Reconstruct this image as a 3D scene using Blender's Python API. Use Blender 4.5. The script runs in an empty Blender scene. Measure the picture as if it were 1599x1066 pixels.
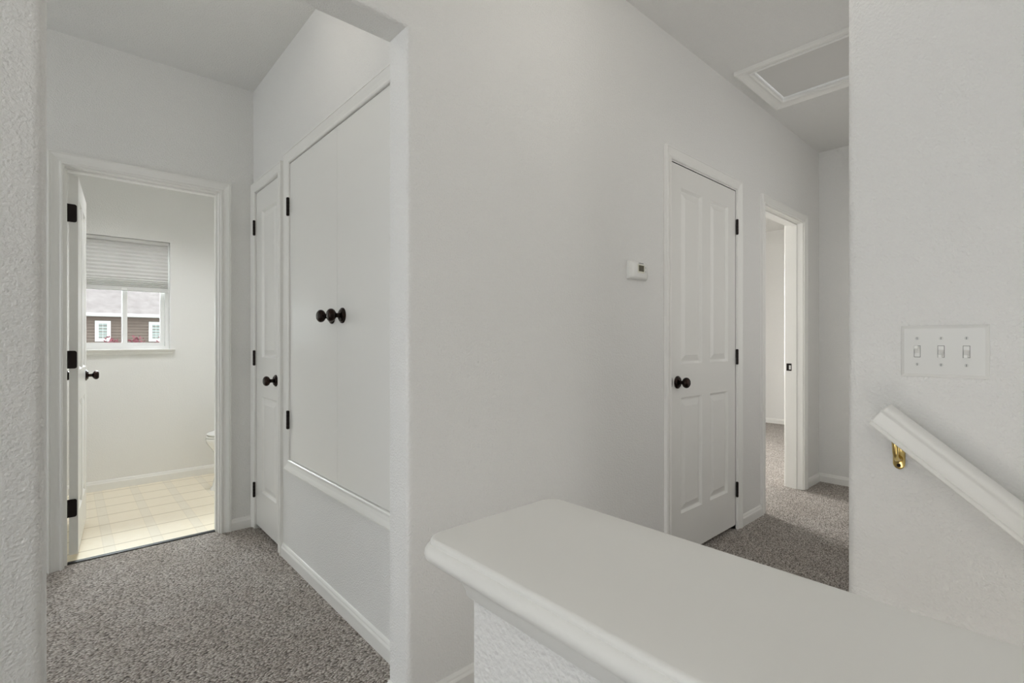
import bpy, bmesh, math, random
from mathutils import Vector, Matrix

random.seed(7)
SC = bpy.context.scene
COL = SC.collection
R = math.radians

# ------------------------------------------------------------------ measured layout (metres)
H = 1.13            # eye height
YM, YM2 = 1.2975, 1.42   # hall wall, front and back face
XC = 0.8525         # closet wall of the small corridor
YB, YB2 = 3.31, 3.43     # bathroom door wall
YW, YW2 = 4.87, 5.03     # outside wall with the windows
ZC = 2.66           # ceiling
XS, YS = 1.42, 0.346     # right wall by the stairs, its corner
XR = 4.53           # end of the hall
XL = -2.6           # left outside wall
YF = -2.7           # front outside wall
XE = 7.26           # bedroom far wall
ZD = -2.1           # foot of the stairs

LIT = dict(world=3.1, stairs=4.3, bath=41.0, bedroom=82.0, left=.8, corridor=1.0, small=3.6, behind=14.0, doorway=6.9, below=14.0, step=6.2, bath_fill=2.5, bathday=600.0)  # strengths of sky, lamps and added fill lights

# ------------------------------------------------------------------ materials
def new_mat(name):
    m = bpy.data.materials.new(name); m.use_nodes = True
    nt = m.node_tree
    return m, nt, nt.nodes['Principled BSDF']

def mat(name, col, rough=0.5, metal=0.0, spec=0.5, bump=None, vary=None, coat=0.0):
    """bump = (scale, strength, distance, detail); vary = (scale, darker colour)"""
    m, nt, b = new_mat(name)
    b.inputs['Base Color'].default_value = (*col, 1)
    b.inputs['Roughness'].default_value = rough
    b.inputs['Metallic'].default_value = metal
    b.inputs['Specular IOR Level'].default_value = spec
    b.inputs['Coat Weight'].default_value = coat
    tc = nt.nodes.new('ShaderNodeTexCoord')
    if bump:
        n = nt.nodes.new('ShaderNodeTexNoise')
        n.inputs['Scale'].default_value = bump[0]; n.inputs['Detail'].default_value = bump[3]
        n.inputs['Roughness'].default_value = 0.45
        nt.links.new(tc.outputs['Object'], n.inputs['Vector'])
        bp = nt.nodes.new('ShaderNodeBump')
        bp.inputs['Strength'].default_value = bump[1]; bp.inputs['Distance'].default_value = bump[2]
        nt.links.new(n.outputs['Fac'], bp.inputs['Height'])
        nt.links.new(bp.outputs['Normal'], b.inputs['Normal'])
    if vary:
        n2 = nt.nodes.new('ShaderNodeTexNoise'); n2.inputs['Scale'].default_value = vary[0]; n2.inputs['Detail'].default_value = 4
        nt.links.new(tc.outputs['Object'], n2.inputs['Vector'])
        r = nt.nodes.new('ShaderNodeValToRGB')
        r.color_ramp.elements[0].color = (*vary[1], 1); r.color_ramp.elements[1].color = (*col, 1)
        r.color_ramp.elements[0].position = 0.3; r.color_ramp.elements[1].position = 0.7
        nt.links.new(n2.outputs['Fac'], r.inputs['Fac']); nt.links.new(r.outputs['Color'], b.inputs['Base Color'])
    return m

M = {}
M['wall'] = mat('orange_peel_wall_paint', (.80, .797, .781), .62, spec=.35, bump=(170, .7, .005, 2.5))
M['wall_smooth'] = mat('bathroom_wall_paint', (.80, .796, .775), .55, spec=.35, bump=(140, .4, .003, 2))
M['ceiling'] = mat('ceiling_paint', (.77, .767, .750), .75, spec=.25, bump=(130, .7, .006, 2.5))
M['trim'] = mat('semi_gloss_trim_paint', (.83, .826, .80), .3, spec=.5, bump=(60, .03, .001, 2))
M['door'] = mat('semi_gloss_door_paint', (.81, .806, .78), .28, spec=.5, bump=(45, .03, .001, 2))
M['ledge'] = mat('ledge_paint', (.80, .795, .768), .34, spec=.5, bump=(35, .04, .0015, 2))
M['bronze'] = mat('oil_rubbed_bronze', (.012, .010, .009), .22, metal=.8, spec=.6, vary=(45, (.030, .013, .008)))
M['dark_metal'] = mat('dark_brown_hinge_metal', (.016, .011, .010), .42, metal=.7)
M['brass'] = mat('polished_brass', (.72, .55, .22), .22, metal=1.0)
M['plastic'] = mat('white_plastic', (.80, .80, .775), .32)
M['toggle'] = mat('white_toggle_plastic', (.76, .757, .735), .28)
M['switch_plate'] = mat('off_white_plate', (.73, .727, .705), .35)
M['screw'] = mat('painted_screw', (.62, .62, .60), .35, metal=.3)
M['slot'] = mat('dark_slot', (.06, .06, .055), .6)
M['lcd'] = mat('olive_lcd', (.065, .055, .022), .22)
M['lcd_frame'] = mat('pale_yellow_lcd_surround', (.74, .73, .62), .35)
M['porcelain'] = mat('white_porcelain', (.86, .86, .84), .1, coat=.4)
M['vinyl_frame'] = mat('white_window_vinyl', (.86, .86, .85), .3)
M['threshold'] = mat('dark_threshold_metal', (.022, .021, .02), .45, metal=.3)
M['hatch'] = mat('attic_panel_board', (.66, .655, .635), .8, bump=(90, .4, .003, 2))
M['siding'] = mat('brown_lap_siding', (.205, .160, .135), .8, vary=(3, (.18, .14, .118)))
M['roof'] = mat('weathered_shingles', (.34, .305, .298), .9, vary=(2.2, (.26, .228, .225)), bump=(6, .5, .03, 3))
M['house_trim'] = mat('white_house_trim', (.82, .82, .82), .5)
M['house_glass'] = mat('house_window_glass', (.34, .40, .38), .08, spec=.8)
M['red_leaf'] = mat('red_leaves', (.30, .075, .10), .7, vary=(5, (.19, .05, .075)))
M['bark'] = mat('bark', (.10, .07, .055), .9)
M['ground'] = mat('pale_bounce_ground', (.42, .41, .38), .95, vary=(1.5, (.34, .33, .31)))  # kept pale so the unseen ground bounces light up to the ceilings
M['plinth'] = mat('subfloor', (.3, .28, .25), .9)

# carpet: heathered grey-brown twisted tufts
m, nt, b = new_mat('grey_brown_carpet'); M['carpet'] = m
tc = nt.nodes.new('ShaderNodeTexCoord')
wn = nt.nodes.new('ShaderNodeTexNoise'); wn.inputs['Scale'].default_value = 38; wn.inputs['Detail'].default_value = 3
nt.links.new(tc.outputs['Object'], wn.inputs['Vector'])
va = nt.nodes.new('ShaderNodeVectorMath'); va.operation = 'SCALE'; va.inputs['Scale'].default_value = .022
nt.links.new(wn.outputs['Color'], va.inputs[0])
vb = nt.nodes.new('ShaderNodeVectorMath'); vb.operation = 'ADD'
nt.links.new(tc.outputs['Object'], vb.inputs[0]); nt.links.new(va.outputs[0], vb.inputs[1])
mp = nt.nodes.new('ShaderNodeMapping'); mp.inputs['Scale'].default_value = (1.0, 1.55, 1.0); mp.inputs['Rotation'].default_value = (0, 0, R(-20))
nt.links.new(vb.outputs[0], mp.inputs['Vector'])
vo = nt.nodes.new('ShaderNodeTexVoronoi'); vo.inputs['Scale'].default_value = 105; vo.inputs['Randomness'].default_value = 1.0; vo.voronoi_dimensions = '2D'
nt.links.new(mp.outputs[0], vo.inputs['Vector'])
no = nt.nodes.new('ShaderNodeTexNoise'); no.inputs['Scale'].default_value = 300; no.inputs['Detail'].default_value = 4; no.inputs['Roughness'].default_value = .7
nb = nt.nodes.new('ShaderNodeTexNoise'); nb.inputs['Scale'].default_value = 4.5; nb.inputs['Detail'].default_value = 5; nb.inputs['Roughness'].default_value = .6
for n in (no, nb): nt.links.new(tc.outputs['Object'], n.inputs['Vector'])
sc_ = nt.nodes.new('ShaderNodeSeparateColor'); nt.links.new(vo.outputs['Color'], sc_.inputs[0])
def ramp(src, stops):
    r = nt.nodes.new('ShaderNodeValToRGB')
    while len(r.color_ramp.elements) < len(stops): r.color_ramp.elements.new(.5)
    for e, (p, c) in zip(r.color_ramp.elements, stops): e.position = p; e.color = (*c, 1)
    nt.links.new(src, r.inputs['Fac']); return r.outputs['Color']
def mult(a, c, f):
    n = nt.nodes.new('ShaderNodeMix'); n.data_type = 'RGBA'; n.blend_type = 'MULTIPLY'; n.inputs['Factor'].default_value = f
    nt.links.new(a, n.inputs[6]); nt.links.new(c, n.inputs[7]); return n.outputs[2]
tuft = ramp(sc_.outputs[0], [(0, (.36, .318, .282)), (.5, (.64, .598, .555)), (1, (.92, .885, .845))])
gap = ramp(vo.outputs['Distance'], [(.22, (1, 1, 1)), (.62, (.46, .42, .385)), (.88, (.12, .10, .085))])
fib = ramp(no.outputs['Fac'], [(.3, (.55, .53, .50)), (.65, (1, 1, 1))])
pat = ramp(nb.outputs['Fac'], [(.35, (.76, .71, .66)), (.65, (1, 1, 1))])
nt.links.new(mult(mult(mult(tuft, gap, 1), fib, .5), pat, .5), b.inputs['Base Color'])
b.inputs['Roughness'].default_value = 1; b.inputs['Specular IOR Level'].default_value = .1
b.inputs['Sheen Weight'].default_value = .25; b.inputs['Sheen Roughness'].default_value = .5
bp = nt.nodes.new('ShaderNodeBump'); bp.invert = True; bp.inputs['Strength'].default_value = .9; bp.inputs['Distance'].default_value = .008
nt.links.new(vo.outputs['Distance'], bp.inputs['Height']); nt.links.new(bp.outputs['Normal'], b.inputs['Normal'])

# vinyl: cream squares with a greyer inlaid strip every 21 cm
m, nt, b = new_mat('cream_vinyl_flooring'); M['vinyl'] = m
tc = nt.nodes.new('ShaderNodeTexCoord'); sx = nt.nodes.new('ShaderNodeSeparateXYZ')
nt.links.new(tc.outputs['Object'], sx.inputs[0])
def math_node(op, a, b_=None):
    n = nt.nodes.new('ShaderNodeMath'); n.operation = op
    for i, v in enumerate((a, b_)):
        if v is None: continue
        if isinstance(v, (int, float)): n.inputs[i].default_value = v
        else: nt.links.new(v, n.inputs[i])
    return n.outputs[0]
PIT = .2133
fx = math_node('FRACT', math_node('DIVIDE', math_node('SUBTRACT', sx.outputs['X'], .150), PIT))
fy = math_node('FRACT', math_node('DIVIDE', math_node('SUBTRACT', sx.outputs['Y'], .31), PIT))
strip = math_node('LESS_THAN', fx, .235)
line_x = math_node('MAXIMUM', math_node('LESS_THAN', fx, .018), math_node('MULTIPLY', math_node('GREATER_THAN', fx, .225), math_node('LESS_THAN', fx, .243)))
line_y = math_node('LESS_THAN', fy, .06)
line_y2 = math_node('LESS_THAN', math_node('ABSOLUTE', math_node('SUBTRACT', fy, .5)), .006)
nz = nt.nodes.new('ShaderNodeTexNoise'); nz.inputs['Scale'].default_value = 28; nz.inputs['Detail'].default_value = 5
nt.links.new(tc.outputs['Object'], nz.inputs['Vector'])
def mix(f, a, c):
    n = nt.nodes.new('ShaderNodeMix'); n.data_type = 'RGBA'
    if isinstance(f, (int, float)): n.inputs['Factor'].default_value = f
    else: nt.links.new(f, n.inputs['Factor'])
    for i, v in ((6, a), (7, c)):
        if isinstance(v, tuple): n.inputs[i].default_value = (*v, 1)
        else: nt.links.new(v, n.inputs[i])
    return n.outputs[2]
base = mix(nz.outputs['Fac'], (.84, .75, .58), (.90, .83, .69))
strp = mix(nz.outputs['Fac'], (.79, .72, .58), (.86, .80, .67))
c1 = mix(strip, base, strp)
c2 = mix(math_node('MULTIPLY', line_x, .45), c1, (.70, .63, .50))
c3 = mix(math_node('MULTIPLY', line_y, 1.0), c2, (.62, .54, .40))
nt.links.new(c3, b.inputs['Base Color'])
b.inputs['Roughness'].default_value = .33

# window glass: clear pane with a faint reflection
m = bpy.data.materials.new('clear_glass'); m.use_nodes = True; M['glass'] = m
nt = m.node_tree; nt.nodes.remove(nt.nodes['Principled BSDF'])
out = nt.nodes['Material Output']; tr = nt.nodes.new('ShaderNodeBsdfTransparent'); gl = nt.nodes.new('ShaderNodeBsdfGlossy')
gl.inputs['Roughness'].default_value = .02; tr.inputs['Color'].default_value = (.95, .97, .96, 1)
fr = nt.nodes.new('ShaderNodeFresnel'); fr.inputs['IOR'].default_value = 1.35
ms = nt.nodes.new('ShaderNodeMixShader')
nt.links.new(fr.outputs[0], ms.inputs[0]); nt.links.new(tr.outputs[0], ms.inputs[1]); nt.links.new(gl.outputs[0], ms.inputs[2])
nt.links.new(ms.outputs[0], out.inputs[0])
# cellular shade: light filtering fabric
m = bpy.data.materials.new('pleated_shade_fabric'); m.use_nodes = True; M['shade'] = m
nt = m.node_tree; nt.nodes.remove(nt.nodes['Principled BSDF'])
out = nt.nodes['Material Output']; di = nt.nodes.new('ShaderNodeBsdfDiffuse'); tl = nt.nodes.new('ShaderNodeBsdfTranslucent')
di.inputs['Color'].default_value = (.70, .695, .68, 1); tl.inputs['Color'].default_value = (.60, .59, .57, 1)
ms = nt.nodes.new('ShaderNodeMixShader'); ms.inputs[0].default_value = .12
nt.links.new(di.outputs[0], ms.inputs[1]); nt.links.new(tl.outputs[0], ms.inputs[2]); nt.links.new(ms.outputs[0], out.inputs[0])
# lit lamp glass
def lamp_mat(name, strength, col=(1, .95, .88)):
    m = bpy.data.materials.new(name); m.use_nodes = True
    nt = m.node_tree; b = nt.nodes['Principled BSDF']
    b.inputs['Base Color'].default_value = (.8, .8, .78, 1)
    b.inputs['Emission Color'].default_value = (*col, 1); b.inputs['Emission Strength'].default_value = strength
    return m

# ------------------------------------------------------------------ helpers
def tag(o, label=None, cat=None, group=None, kind=None):
    if label: o['label'] = label
    if cat: o['category'] = cat
    if group: o['group'] = group
    if kind: o['kind'] = kind
    return o

def obj(name, bm, m, parent=None, smooth=False, label=None, cat=None, kind=None, group=None, fix=True):
    """link one bmesh (in world coordinates) as ONE mesh object"""
    if fix: bmesh.ops.recalc_face_normals(bm, faces=bm.faces[:])
    me = bpy.data.meshes.new(name); bm.to_mesh(me); bm.free()
    me.materials.append(M[m] if isinstance(m, str) else m)
    if smooth:
        for p in me.polygons: p.use_smooth = True
        me.set_sharp_from_angle(angle=R(38))
    o = bpy.data.objects.new(name, me); COL.objects.link(o)
    if parent is not None:
        o.parent = parent
        if parent.type == 'EMPTY': o.matrix_parent_inverse = Matrix.Translation(parent.location).inverted()
    return tag(o, label, cat, group, kind)

def thing(name, loc, label, cat, kind=None, group=None):
    o = bpy.data.objects.new(name, None); COL.objects.link(o)
    o.location = loc; o.empty_display_size = .05
    return tag(o, label, cat, group, kind)

def box(bm, x0, x1, y0, y1, z0, z1):
    v = [bm.verts.new((x, y, z)) for z in (z0, z1) for y in (y0, y1) for x in (x0, x1)]
    for f in ((0, 2, 3, 1), (4, 5, 7, 6), (0, 1, 5, 4), (2, 6, 7, 3), (0, 4, 6, 2), (1, 3, 7, 5)):
        bm.faces.new([v[i] for i in f])
    return v

def bev(bm, off, seg=2, edges=None):
    bmesh.ops.bevel(bm, geom=edges if edges is not None else bm.edges[:], offset=off, segments=seg, profile=.5, affect='EDGES', clamp_overlap=True)

def bbox(x0, x1, y0, y1, z0, z1, b=0, seg=2):
    bm = bmesh.new(); box(bm, x0, x1, y0, y1, z0, z1)
    bmesh.ops.recalc_face_normals(bm, faces=bm.faces[:])
    if b: bev(bm, b, seg)
    return bm

def grid_wall(P, u0, u1, v0, v1, n0, n1, holes, cuts=()):
    """slab with rectangular holes; P(u, v, n) -> world"""
    us = sorted({u0, u1, *[h[0] for h in holes], *[h[1] for h in holes]}); us = [u for u in us if u0 - 1e-9 <= u <= u1 + 1e-9]
    vs = sorted({v0, v1, *[h[2] for h in holes], *[h[3] for h in holes]}); vs = [v for v in vs if v0 - 1e-9 <= v <= v1 + 1e-9]
    solid = {}
    for i in range(len(us) - 1):
        for j in range(len(vs) - 1):
            cu, cv = (us[i] + us[i + 1]) / 2, (vs[j] + vs[j + 1]) / 2
            solid[i, j] = not any(h[0] < cu < h[1] and h[2] < cv < h[3] for h in holes)
    bm = bmesh.new(); vt = {}
    def V(i, j, k):
        if (i, j, k) not in vt: vt[i, j, k] = bm.verts.new(P(us[i], vs[j], (n0, n1)[k]))
        return vt[i, j, k]
    for (i, j), s in solid.items():
        if not s: continue
        for k in (0, 1): bm.faces.new([V(i, j, k), V(i + 1, j, k), V(i + 1, j + 1, k), V(i, j + 1, k)])
        for di, dj, a, c in ((-1, 0, (i, j), (i, j + 1)), (1, 0, (i + 1, j), (i + 1, j + 1)), (0, -1, (i, j), (i + 1, j)), (0, 1, (i, j + 1), (i + 1, j + 1))):
            if not solid.get((i + di, j + dj), False):
                bm.faces.new([V(*a, 0), V(*c, 0), V(*c, 1), V(*a, 1)])
    bmesh.ops.recalc_face_normals(bm, faces=bm.faces[:])
    bmesh.ops.dissolve_limit(bm, angle_limit=R(1), verts=bm.verts[:], edges=bm.edges[:])
    return bm

def wallY(u0, u1, z0, z1, ya, yb, holes=()): return grid_wall(lambda u, v, n: (u, n, v), u0, u1, z0, z1, ya, yb, holes)
def wallX(u0, u1, z0, z1, xa, xb, holes=()): return grid_wall(lambda u, v, n: (n, u, v), u0, u1, z0, z1, xa, xb, holes)
def slabZ(u0, u1, v0, v1, za, zb, holes=()): return grid_wall(lambda u, v, n: (u, v, n), u0, u1, v0, v1, za, zb, holes)

def sweep(bm, path, prof, P, closed=False):
    """sweep a closed profile [(outward offset, height)] along a 2-D path, mitred; outward = left of travel"""
    n = len(path); rings = []
    for i, p in enumerate(path):
        p = Vector(p)
        def left(a, c):
            d = (Vector(c) - Vector(a)).normalized(); return Vector((-d.y, d.x))
        if closed or 0 < i < n - 1:
            a = left(path[i - 1], path[i]); c = left(path[i], path[(i + 1) % n])
            mdir = (a + c); mdir = mdir / max(mdir.dot(a), 1e-6)
        elif i == 0: mdir = left(path[0], path[1])
        else: mdir = left(path[-2], path[-1])
        rings.append([bm.verts.new(P(*(p + mdir * o), h)) for o, h in prof])
    m_ = len(prof)
    for i in range(n if closed else n - 1):
        a, c = rings[i], rings[(i + 1) % n]
        for k in range(m_): bm.faces.new([a[k], a[(k + 1) % m_], c[(k + 1) % m_], c[k]])
    if not closed:
        bm.faces.new(rings[0]); bm.faces.new(rings[-1])

CASING = [(0, 0), (0, .0085), (.003, .0115), (.008, .0120), (.0115, .0095), (.0125, .0060), (.0185, .0068), (.030, .0105), (.040, .0150), (.0455, .0172), (.0465, .0150), (.0490, .0150), (.0500, .0178), (.055, .0172), (.057, .0145), (.057, 0)]
BASE = [(0, 0), (.0125, 0), (.0125, .046), (.0105, .051), (.0085, .054), (.0075, .060), (.004, .066), (0, .068)]

def lathe(bm, prof, axis_o, axis_d, seg=28):
    """prof = [(distance along the axis, radius)]"""
    d = Vector(axis_d).normalized(); o = Vector(axis_o)
    up = Vector((0, 0, 1)) if abs(d.z) < .9 else Vector((1, 0, 0))
    a = d.cross(up).normalized(); c = d.cross(a)
    rings = []
    for t, r in prof:
        if r < 1e-6: rings.append([bm.verts.new(o + d * t)])
        else: rings.append([bm.verts.new(o + d * t + (a * math.cos(k * 2 * math.pi / seg) + c * math.sin(k * 2 * math.pi / seg)) * r) for k in range(seg)])
    for p, q in zip(rings, rings[1:]):
        for k in range(seg):
            k2 = (k + 1) % seg
            if len(p) == 1 and len(q) == 1: continue
            if len(p) == 1: bm.faces.new([p[0], q[k], q[k2]])
            elif len(q) == 1: bm.faces.new([p[k], q[0], p[k2]])
            else: bm.faces.new([p[k], q[k], q[k2], p[k2]])
    if len(rings[0]) > 1: bm.faces.new(rings[0])
    if len(rings[-1]) > 1: bm.faces.new(rings[-1])

ROSE = [(0, .0325), (.003, .0325), (.0055, .031), (.007, .027), (.0085, .0255), (.0115, .024), (.0135, .019), (.015, .013)]
BALL = [(.012, .0105), (.026, .0095), (.031, .011), (.034, .017), (.038, .0225), (.044, .0262), (.050, .0270), (.056, .0255), (.0605, .0215), (.0625, .0185), (.0632, .0168), (.0622, .0155), (.0638, .008), (.0640, 0)]
def knob(parent, o, d, name='knob'):
    bm = bmesh.new(); lathe(bm, BALL, o, d, 32)
    k = obj(name, bm, 'bronze', parent, smooth=True)
    bm = bmesh.new(); lathe(bm, ROSE, o, d, 32)
    obj('rose', bm, 'bronze', k, smooth=True)
    return k

def door_slab(bm, O, U, N, w, h, t, cols=(), rows=(), both=True, z0=0.0):
    """slab with recessed and raised panels; front face at O, thickness behind it"""
    O, U, N = Vector(O), Vector(U).normalized(), Vector(N).normalized()
    us = sorted({0, w, *[x for c in cols for x in c]}); vs = sorted({0, h, *[x for r in rows for x in r]})
    def P(u, v, n): return O + U * u + N * n + Vector((0, 0, z0 + v))
    def face(side):
        base, sg = (0, -1) if side == 0 else (-t, 1)
        vt = {}
        def V(u, v):
            if (u, v) not in vt: vt[u, v] = bm.verts.new(P(u, v, base))
            return vt[u, v]
        for i in range(len(us) - 1):
            for j in range(len(vs) - 1):
                a, b_, c, d = us[i], us[i + 1], vs[j], vs[j + 1]
                q = [V(a, c), V(b_, c), V(b_, d), V(a, d)]
                if (side == 0 or both) and (a, b_) in cols and (c, d) in rows:
                    prev = q
                    for ins, dep in ((.011, .0115), (.017, .0115), (.046, .0020)):
                        cur = [bm.verts.new(P(x, y, base + sg * dep)) for x, y in ((a + ins, c + ins), (b_ - ins, c + ins), (b_ - ins, d - ins), (a + ins, d - ins))]
                        for k in range(4): bm.faces.new([prev[k], prev[(k + 1) % 4], cur[(k + 1) % 4], cur[k]])
                        prev = cur
                    bm.faces.new(prev)
                else: bm.faces.new(q)
        return V
    A = face(0); B = face(1)
    for i in range(len(us) - 1):
        for v in (0, h): bm.faces.new([A(us[i], v), A(us[i + 1], v), B(us[i + 1], v), B(us[i], v)])
    for j in range(len(vs) - 1):
        for u in (0, w): bm.faces.new([A(u, vs[j]), A(u, vs[j + 1]), B(u, vs[j + 1]), B(u, vs[j])])

def barrel(parent, x, y, z0, z1, r=.0075):
    bm = bmesh.new()
    L = z1 - z0; prof = [(0, r * .6), (.003, r)]
    for k in range(1, 5): prof += [(L * k / 5 - .0006, r), (L * k / 5, r * .9), (L * k / 5 + .0006, r)]
    prof += [(L - .003, r), (L, r * .6)]
    lathe(bm, prof, (x, y, z0), (0, 0, 1), 14)
    return obj('hinge', bm, 'dark_metal', parent, smooth=True)

# ------------------------------------------------------------------ room shell
HX0, HX1, HY0, HY1 = 2.89, 3.375, .50, 1.168       # attic hatch opening
# carpet: hall, corridor and bedroom, cut out at the stairs and the bathroom
bm = slabZ(XL, XE, YF, YW, -.14, 0, holes=[(.43, XS, YF - 1, YS + .02), (XL - 1, 1.60, 3.385, YW + 1)])
obj('floor', bm, 'carpet', kind='structure', label='grey brown heathered carpet of hall, corridor and bedroom', cat='floor')
bm = bbox(XL, 1.60, 3.385, YW, -.14, 0)
obj('floor_bathroom', bm, 'vinyl', kind='structure', label='cream square patterned vinyl floor of the bathroom', cat='floor')
bm = slabZ(XL, XE, YF, YW, ZC, ZC + .12, holes=[(HX0, HX1, HY0, HY1)])
obj('ceiling', bm, 'ceiling', kind='structure', label='white textured ceiling over hall, corridor and rooms', cat='ceiling')

# hall wall with the corridor opening, the closed door and the bedroom doorway
DO = (2.244, 2.990, 0, 2.037)      # door_1 opening
BO = (3.398, 4.177, 0, 2.050)      # bedroom doorway rough opening
AX0, AX1, AZ = -.030, .754, 2.070
bm = wallY(XL, XE, 0, ZC, YM, YM2, holes=[(AX0, AX1, -1, AZ), (DO[0], DO[1], -1, DO[3]), (BO[0], BO[1], -1, BO[3])])
def rounded(bm, off, test, seg=5):
    bmesh.ops.recalc_face_normals(bm, faces=bm.faces[:])
    es = [e for e in bm.edges if all(test(v.co) for v in e.verts) and abs((e.verts[0].co - e.verts[1].co).y) < 1e-6]
    bev(bm, off, seg, es)
def on_opening(c):
    return (abs(c.x - AX0) < 1e-4 or abs(c.x - AX1) < 1e-4) and -1e-4 < c.z < AZ + 1e-4
rounded(bm, .019, on_opening)
obj('wall_back', bm, 'wall', kind='structure', smooth=True, label='long textured hall wall with thermostat and rounded corridor opening', cat='wall')

# corridor: closet wall, bathroom door wall
CD = (2.809, 3.253, 0, 2.027)      # narrow closet door opening (Y)
CB = (1.487, 2.640, .525, 2.043)   # cupboard opening (Y)
bm = wallX(YM2, YB, 0, ZC, XC, XC + .12, holes=[(CD[0], CD[1], -1, CD[3]), (CB[0], CB[1], CB[2], CB[3])])
obj('wall_closet', bm, 'wall', kind='structure', label='corridor wall holding the cupboard and the narrow closet door', cat='wall')
BD = (-.026, .687, 0, 2.024)       # bathroom rough opening
bm = wallY(XL, 1.60, 0, ZC, YB, YB2, holes=[(BD[0], BD[1], -1, BD[3])])
obj('wall_bathroom_front', bm, 'wall', kind='structure', label='wall at the end of the corridor around the bathroom door', cat='wall')
# bathroom
WN = (.050, .631, 1.067, 1.938)    # window opening
BWN = (4.22, 5.38, .60, 2.25)      # bedroom window opening, out of the picture
bm = wallY(XL, XE + .14, ZD - .8, ZC + .12, YW, YW2, holes=[WN, BWN])
obj('wall_outside', bm, 'wall_smooth', kind='structure', label='bathroom wall with the window, behind the toilet', cat='wall')
bm = wallX(YB2, YW, 0, ZC, 1.48, 1.60); obj('wall_bathroom_right', bm, 'wall_smooth', kind='structure', label='bathroom side wall behind the toilet tank', cat='wall')
bm = wallX(YB2, YW, 0, ZC, -.30, -.18); obj('wall_bathroom_left', bm, 'wall_smooth', kind='structure', label='bathroom side wall behind the open door', cat='wall')
# hall end, stair wall, bedroom
bm = wallX(YF, YM, 0, ZC, XR, XR + .12); obj('wall_end', bm, 'wall', kind='structure', label='short wall closing the far end of the hall', cat='wall')
bm = bmesh.new(); box(bm, XS, XS + .12, YF, YS, ZD, ZC)
bmesh.ops.recalc_face_normals(bm, faces=bm.faces[:])
bev(bm, .019, 5, [e for e in bm.edges if all(abs(v.co.x - XS) < 1e-4 and abs(v.co.y - YS) < 1e-4 for v in e.verts)])
obj('wall_right', bm, 'wall', kind='structure', smooth=True, label='textured stair wall with light switches and handrail', cat='wall')
bm = wallY(XS + .119, XR, 0, ZC, YS - .12, YS, holes=[(2.05, 3.75, -1, 2.40)])  # opening added so fill light reaches the hall
obj('wall_hall', bm, 'wall', kind='structure', label='hidden hall wall with an added wide opening that lets fill light in', cat='wall')
bm = wallX(YF, YW2, ZD - .8, ZC + .12, XE, XE + .14); obj('wall_bedroom_far', bm, 'wall', kind='structure', label='far white wall seen through the bedroom doorway', cat='wall')
bm = wallX(YM2, YW, 0, ZC, 3.06, 3.18); obj('wall_bedroom_left', bm, 'wall', kind='structure', label='bedroom side wall beside the closed closet', cat='wall')
LWN = (-1.1, 1.10, .40, 2.10)
CWN = (1.65, 3.10, .35, 2.25)  # added opening for corridor fill light
bm = wallX(YF, YW2, ZD - .8, ZC + .12, XL - .14, XL, holes=[LWN, CWN]); obj('wall_left', bm, 'wall', kind='structure', label='left outside wall of the hall, behind the camera', cat='wall')
bm = wallY(XL, XE + .14, ZD - .8, ZC + .12, YF - .14, YF); obj('wall_front', bm, 'wall', kind='structure', label='outside wall behind the camera', cat='wall')

# stairs and the half wall beside them
bm = bmesh.new()
n_st, rise, run = 11, .19, .235
pts = [(YS + .02, -.14), (YS + .02, 0.0)]
y, z = YS - .0, 0.0
pts = [(YS + .02, 0.0)]
for k in range(n_st):
    pts += [(YS - k * run, -k * rise), (YS - k * run, -(k + 1) * rise)]
pts += [(YF, -n_st * rise), (YF, -n_st * rise - .12), (YS + .02, -n_st * rise - .12)]
f = [[bm.verts.new((x, a, c)) for a, c in pts] for x in (.43, XS)]
bm.faces.new(f[0]); bm.faces.new(f[1])
for k in range(len(pts)): bm.faces.new([f[0][k], f[0][(k + 1) % len(pts)], f[1][(k + 1) % len(pts)], f[1][k]])
obj('floor_stairs', bm, 'carpet', kind='structure', label='carpeted stairs going down between half wall and stair wall', cat='stairs')
PX0, PX1, PE, PZ = .311, .430, .402, .930
bm = bmesh.new(); box(bm, PX0, PX1, YF, PE, ZD, PZ - .03)
obj('wall_half', bm, 'wall', kind='structure', label='textured half wall beside the stairs, under the white ledge', cat='wall')
# ledge: flat board with a rounded nose over a cove moulding, on both sides and round the end
NOSE = [(0, .868), (.0055, .868), (.0072, .8702), (.0078, .8750), (.0120, .8835), (.0152, .8905), (.0158, .8922), (.0205, .8945), (.0285, .9005), (.0330, .9042),
        (.0340, .9048), (.0380, .9058), (.0412, .9090), (.0424, .9135), (.0420, .9180), (.0400, .9215), (.0378, .9232), (.0368, .9236), (.0374, .9256), (.0368, .9280), (.0350, .9296), (.0326, .93), (0, .93)]
rc = .020
def corner(cx, cy, a0, a1, k=6): return [(cx + rc * math.cos(R(a0 + (a1 - a0) * i / k)), cy + rc * math.sin(R(a0 + (a1 - a0) * i / k))) for i in range(k + 1)]
bm = bmesh.new()
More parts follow.
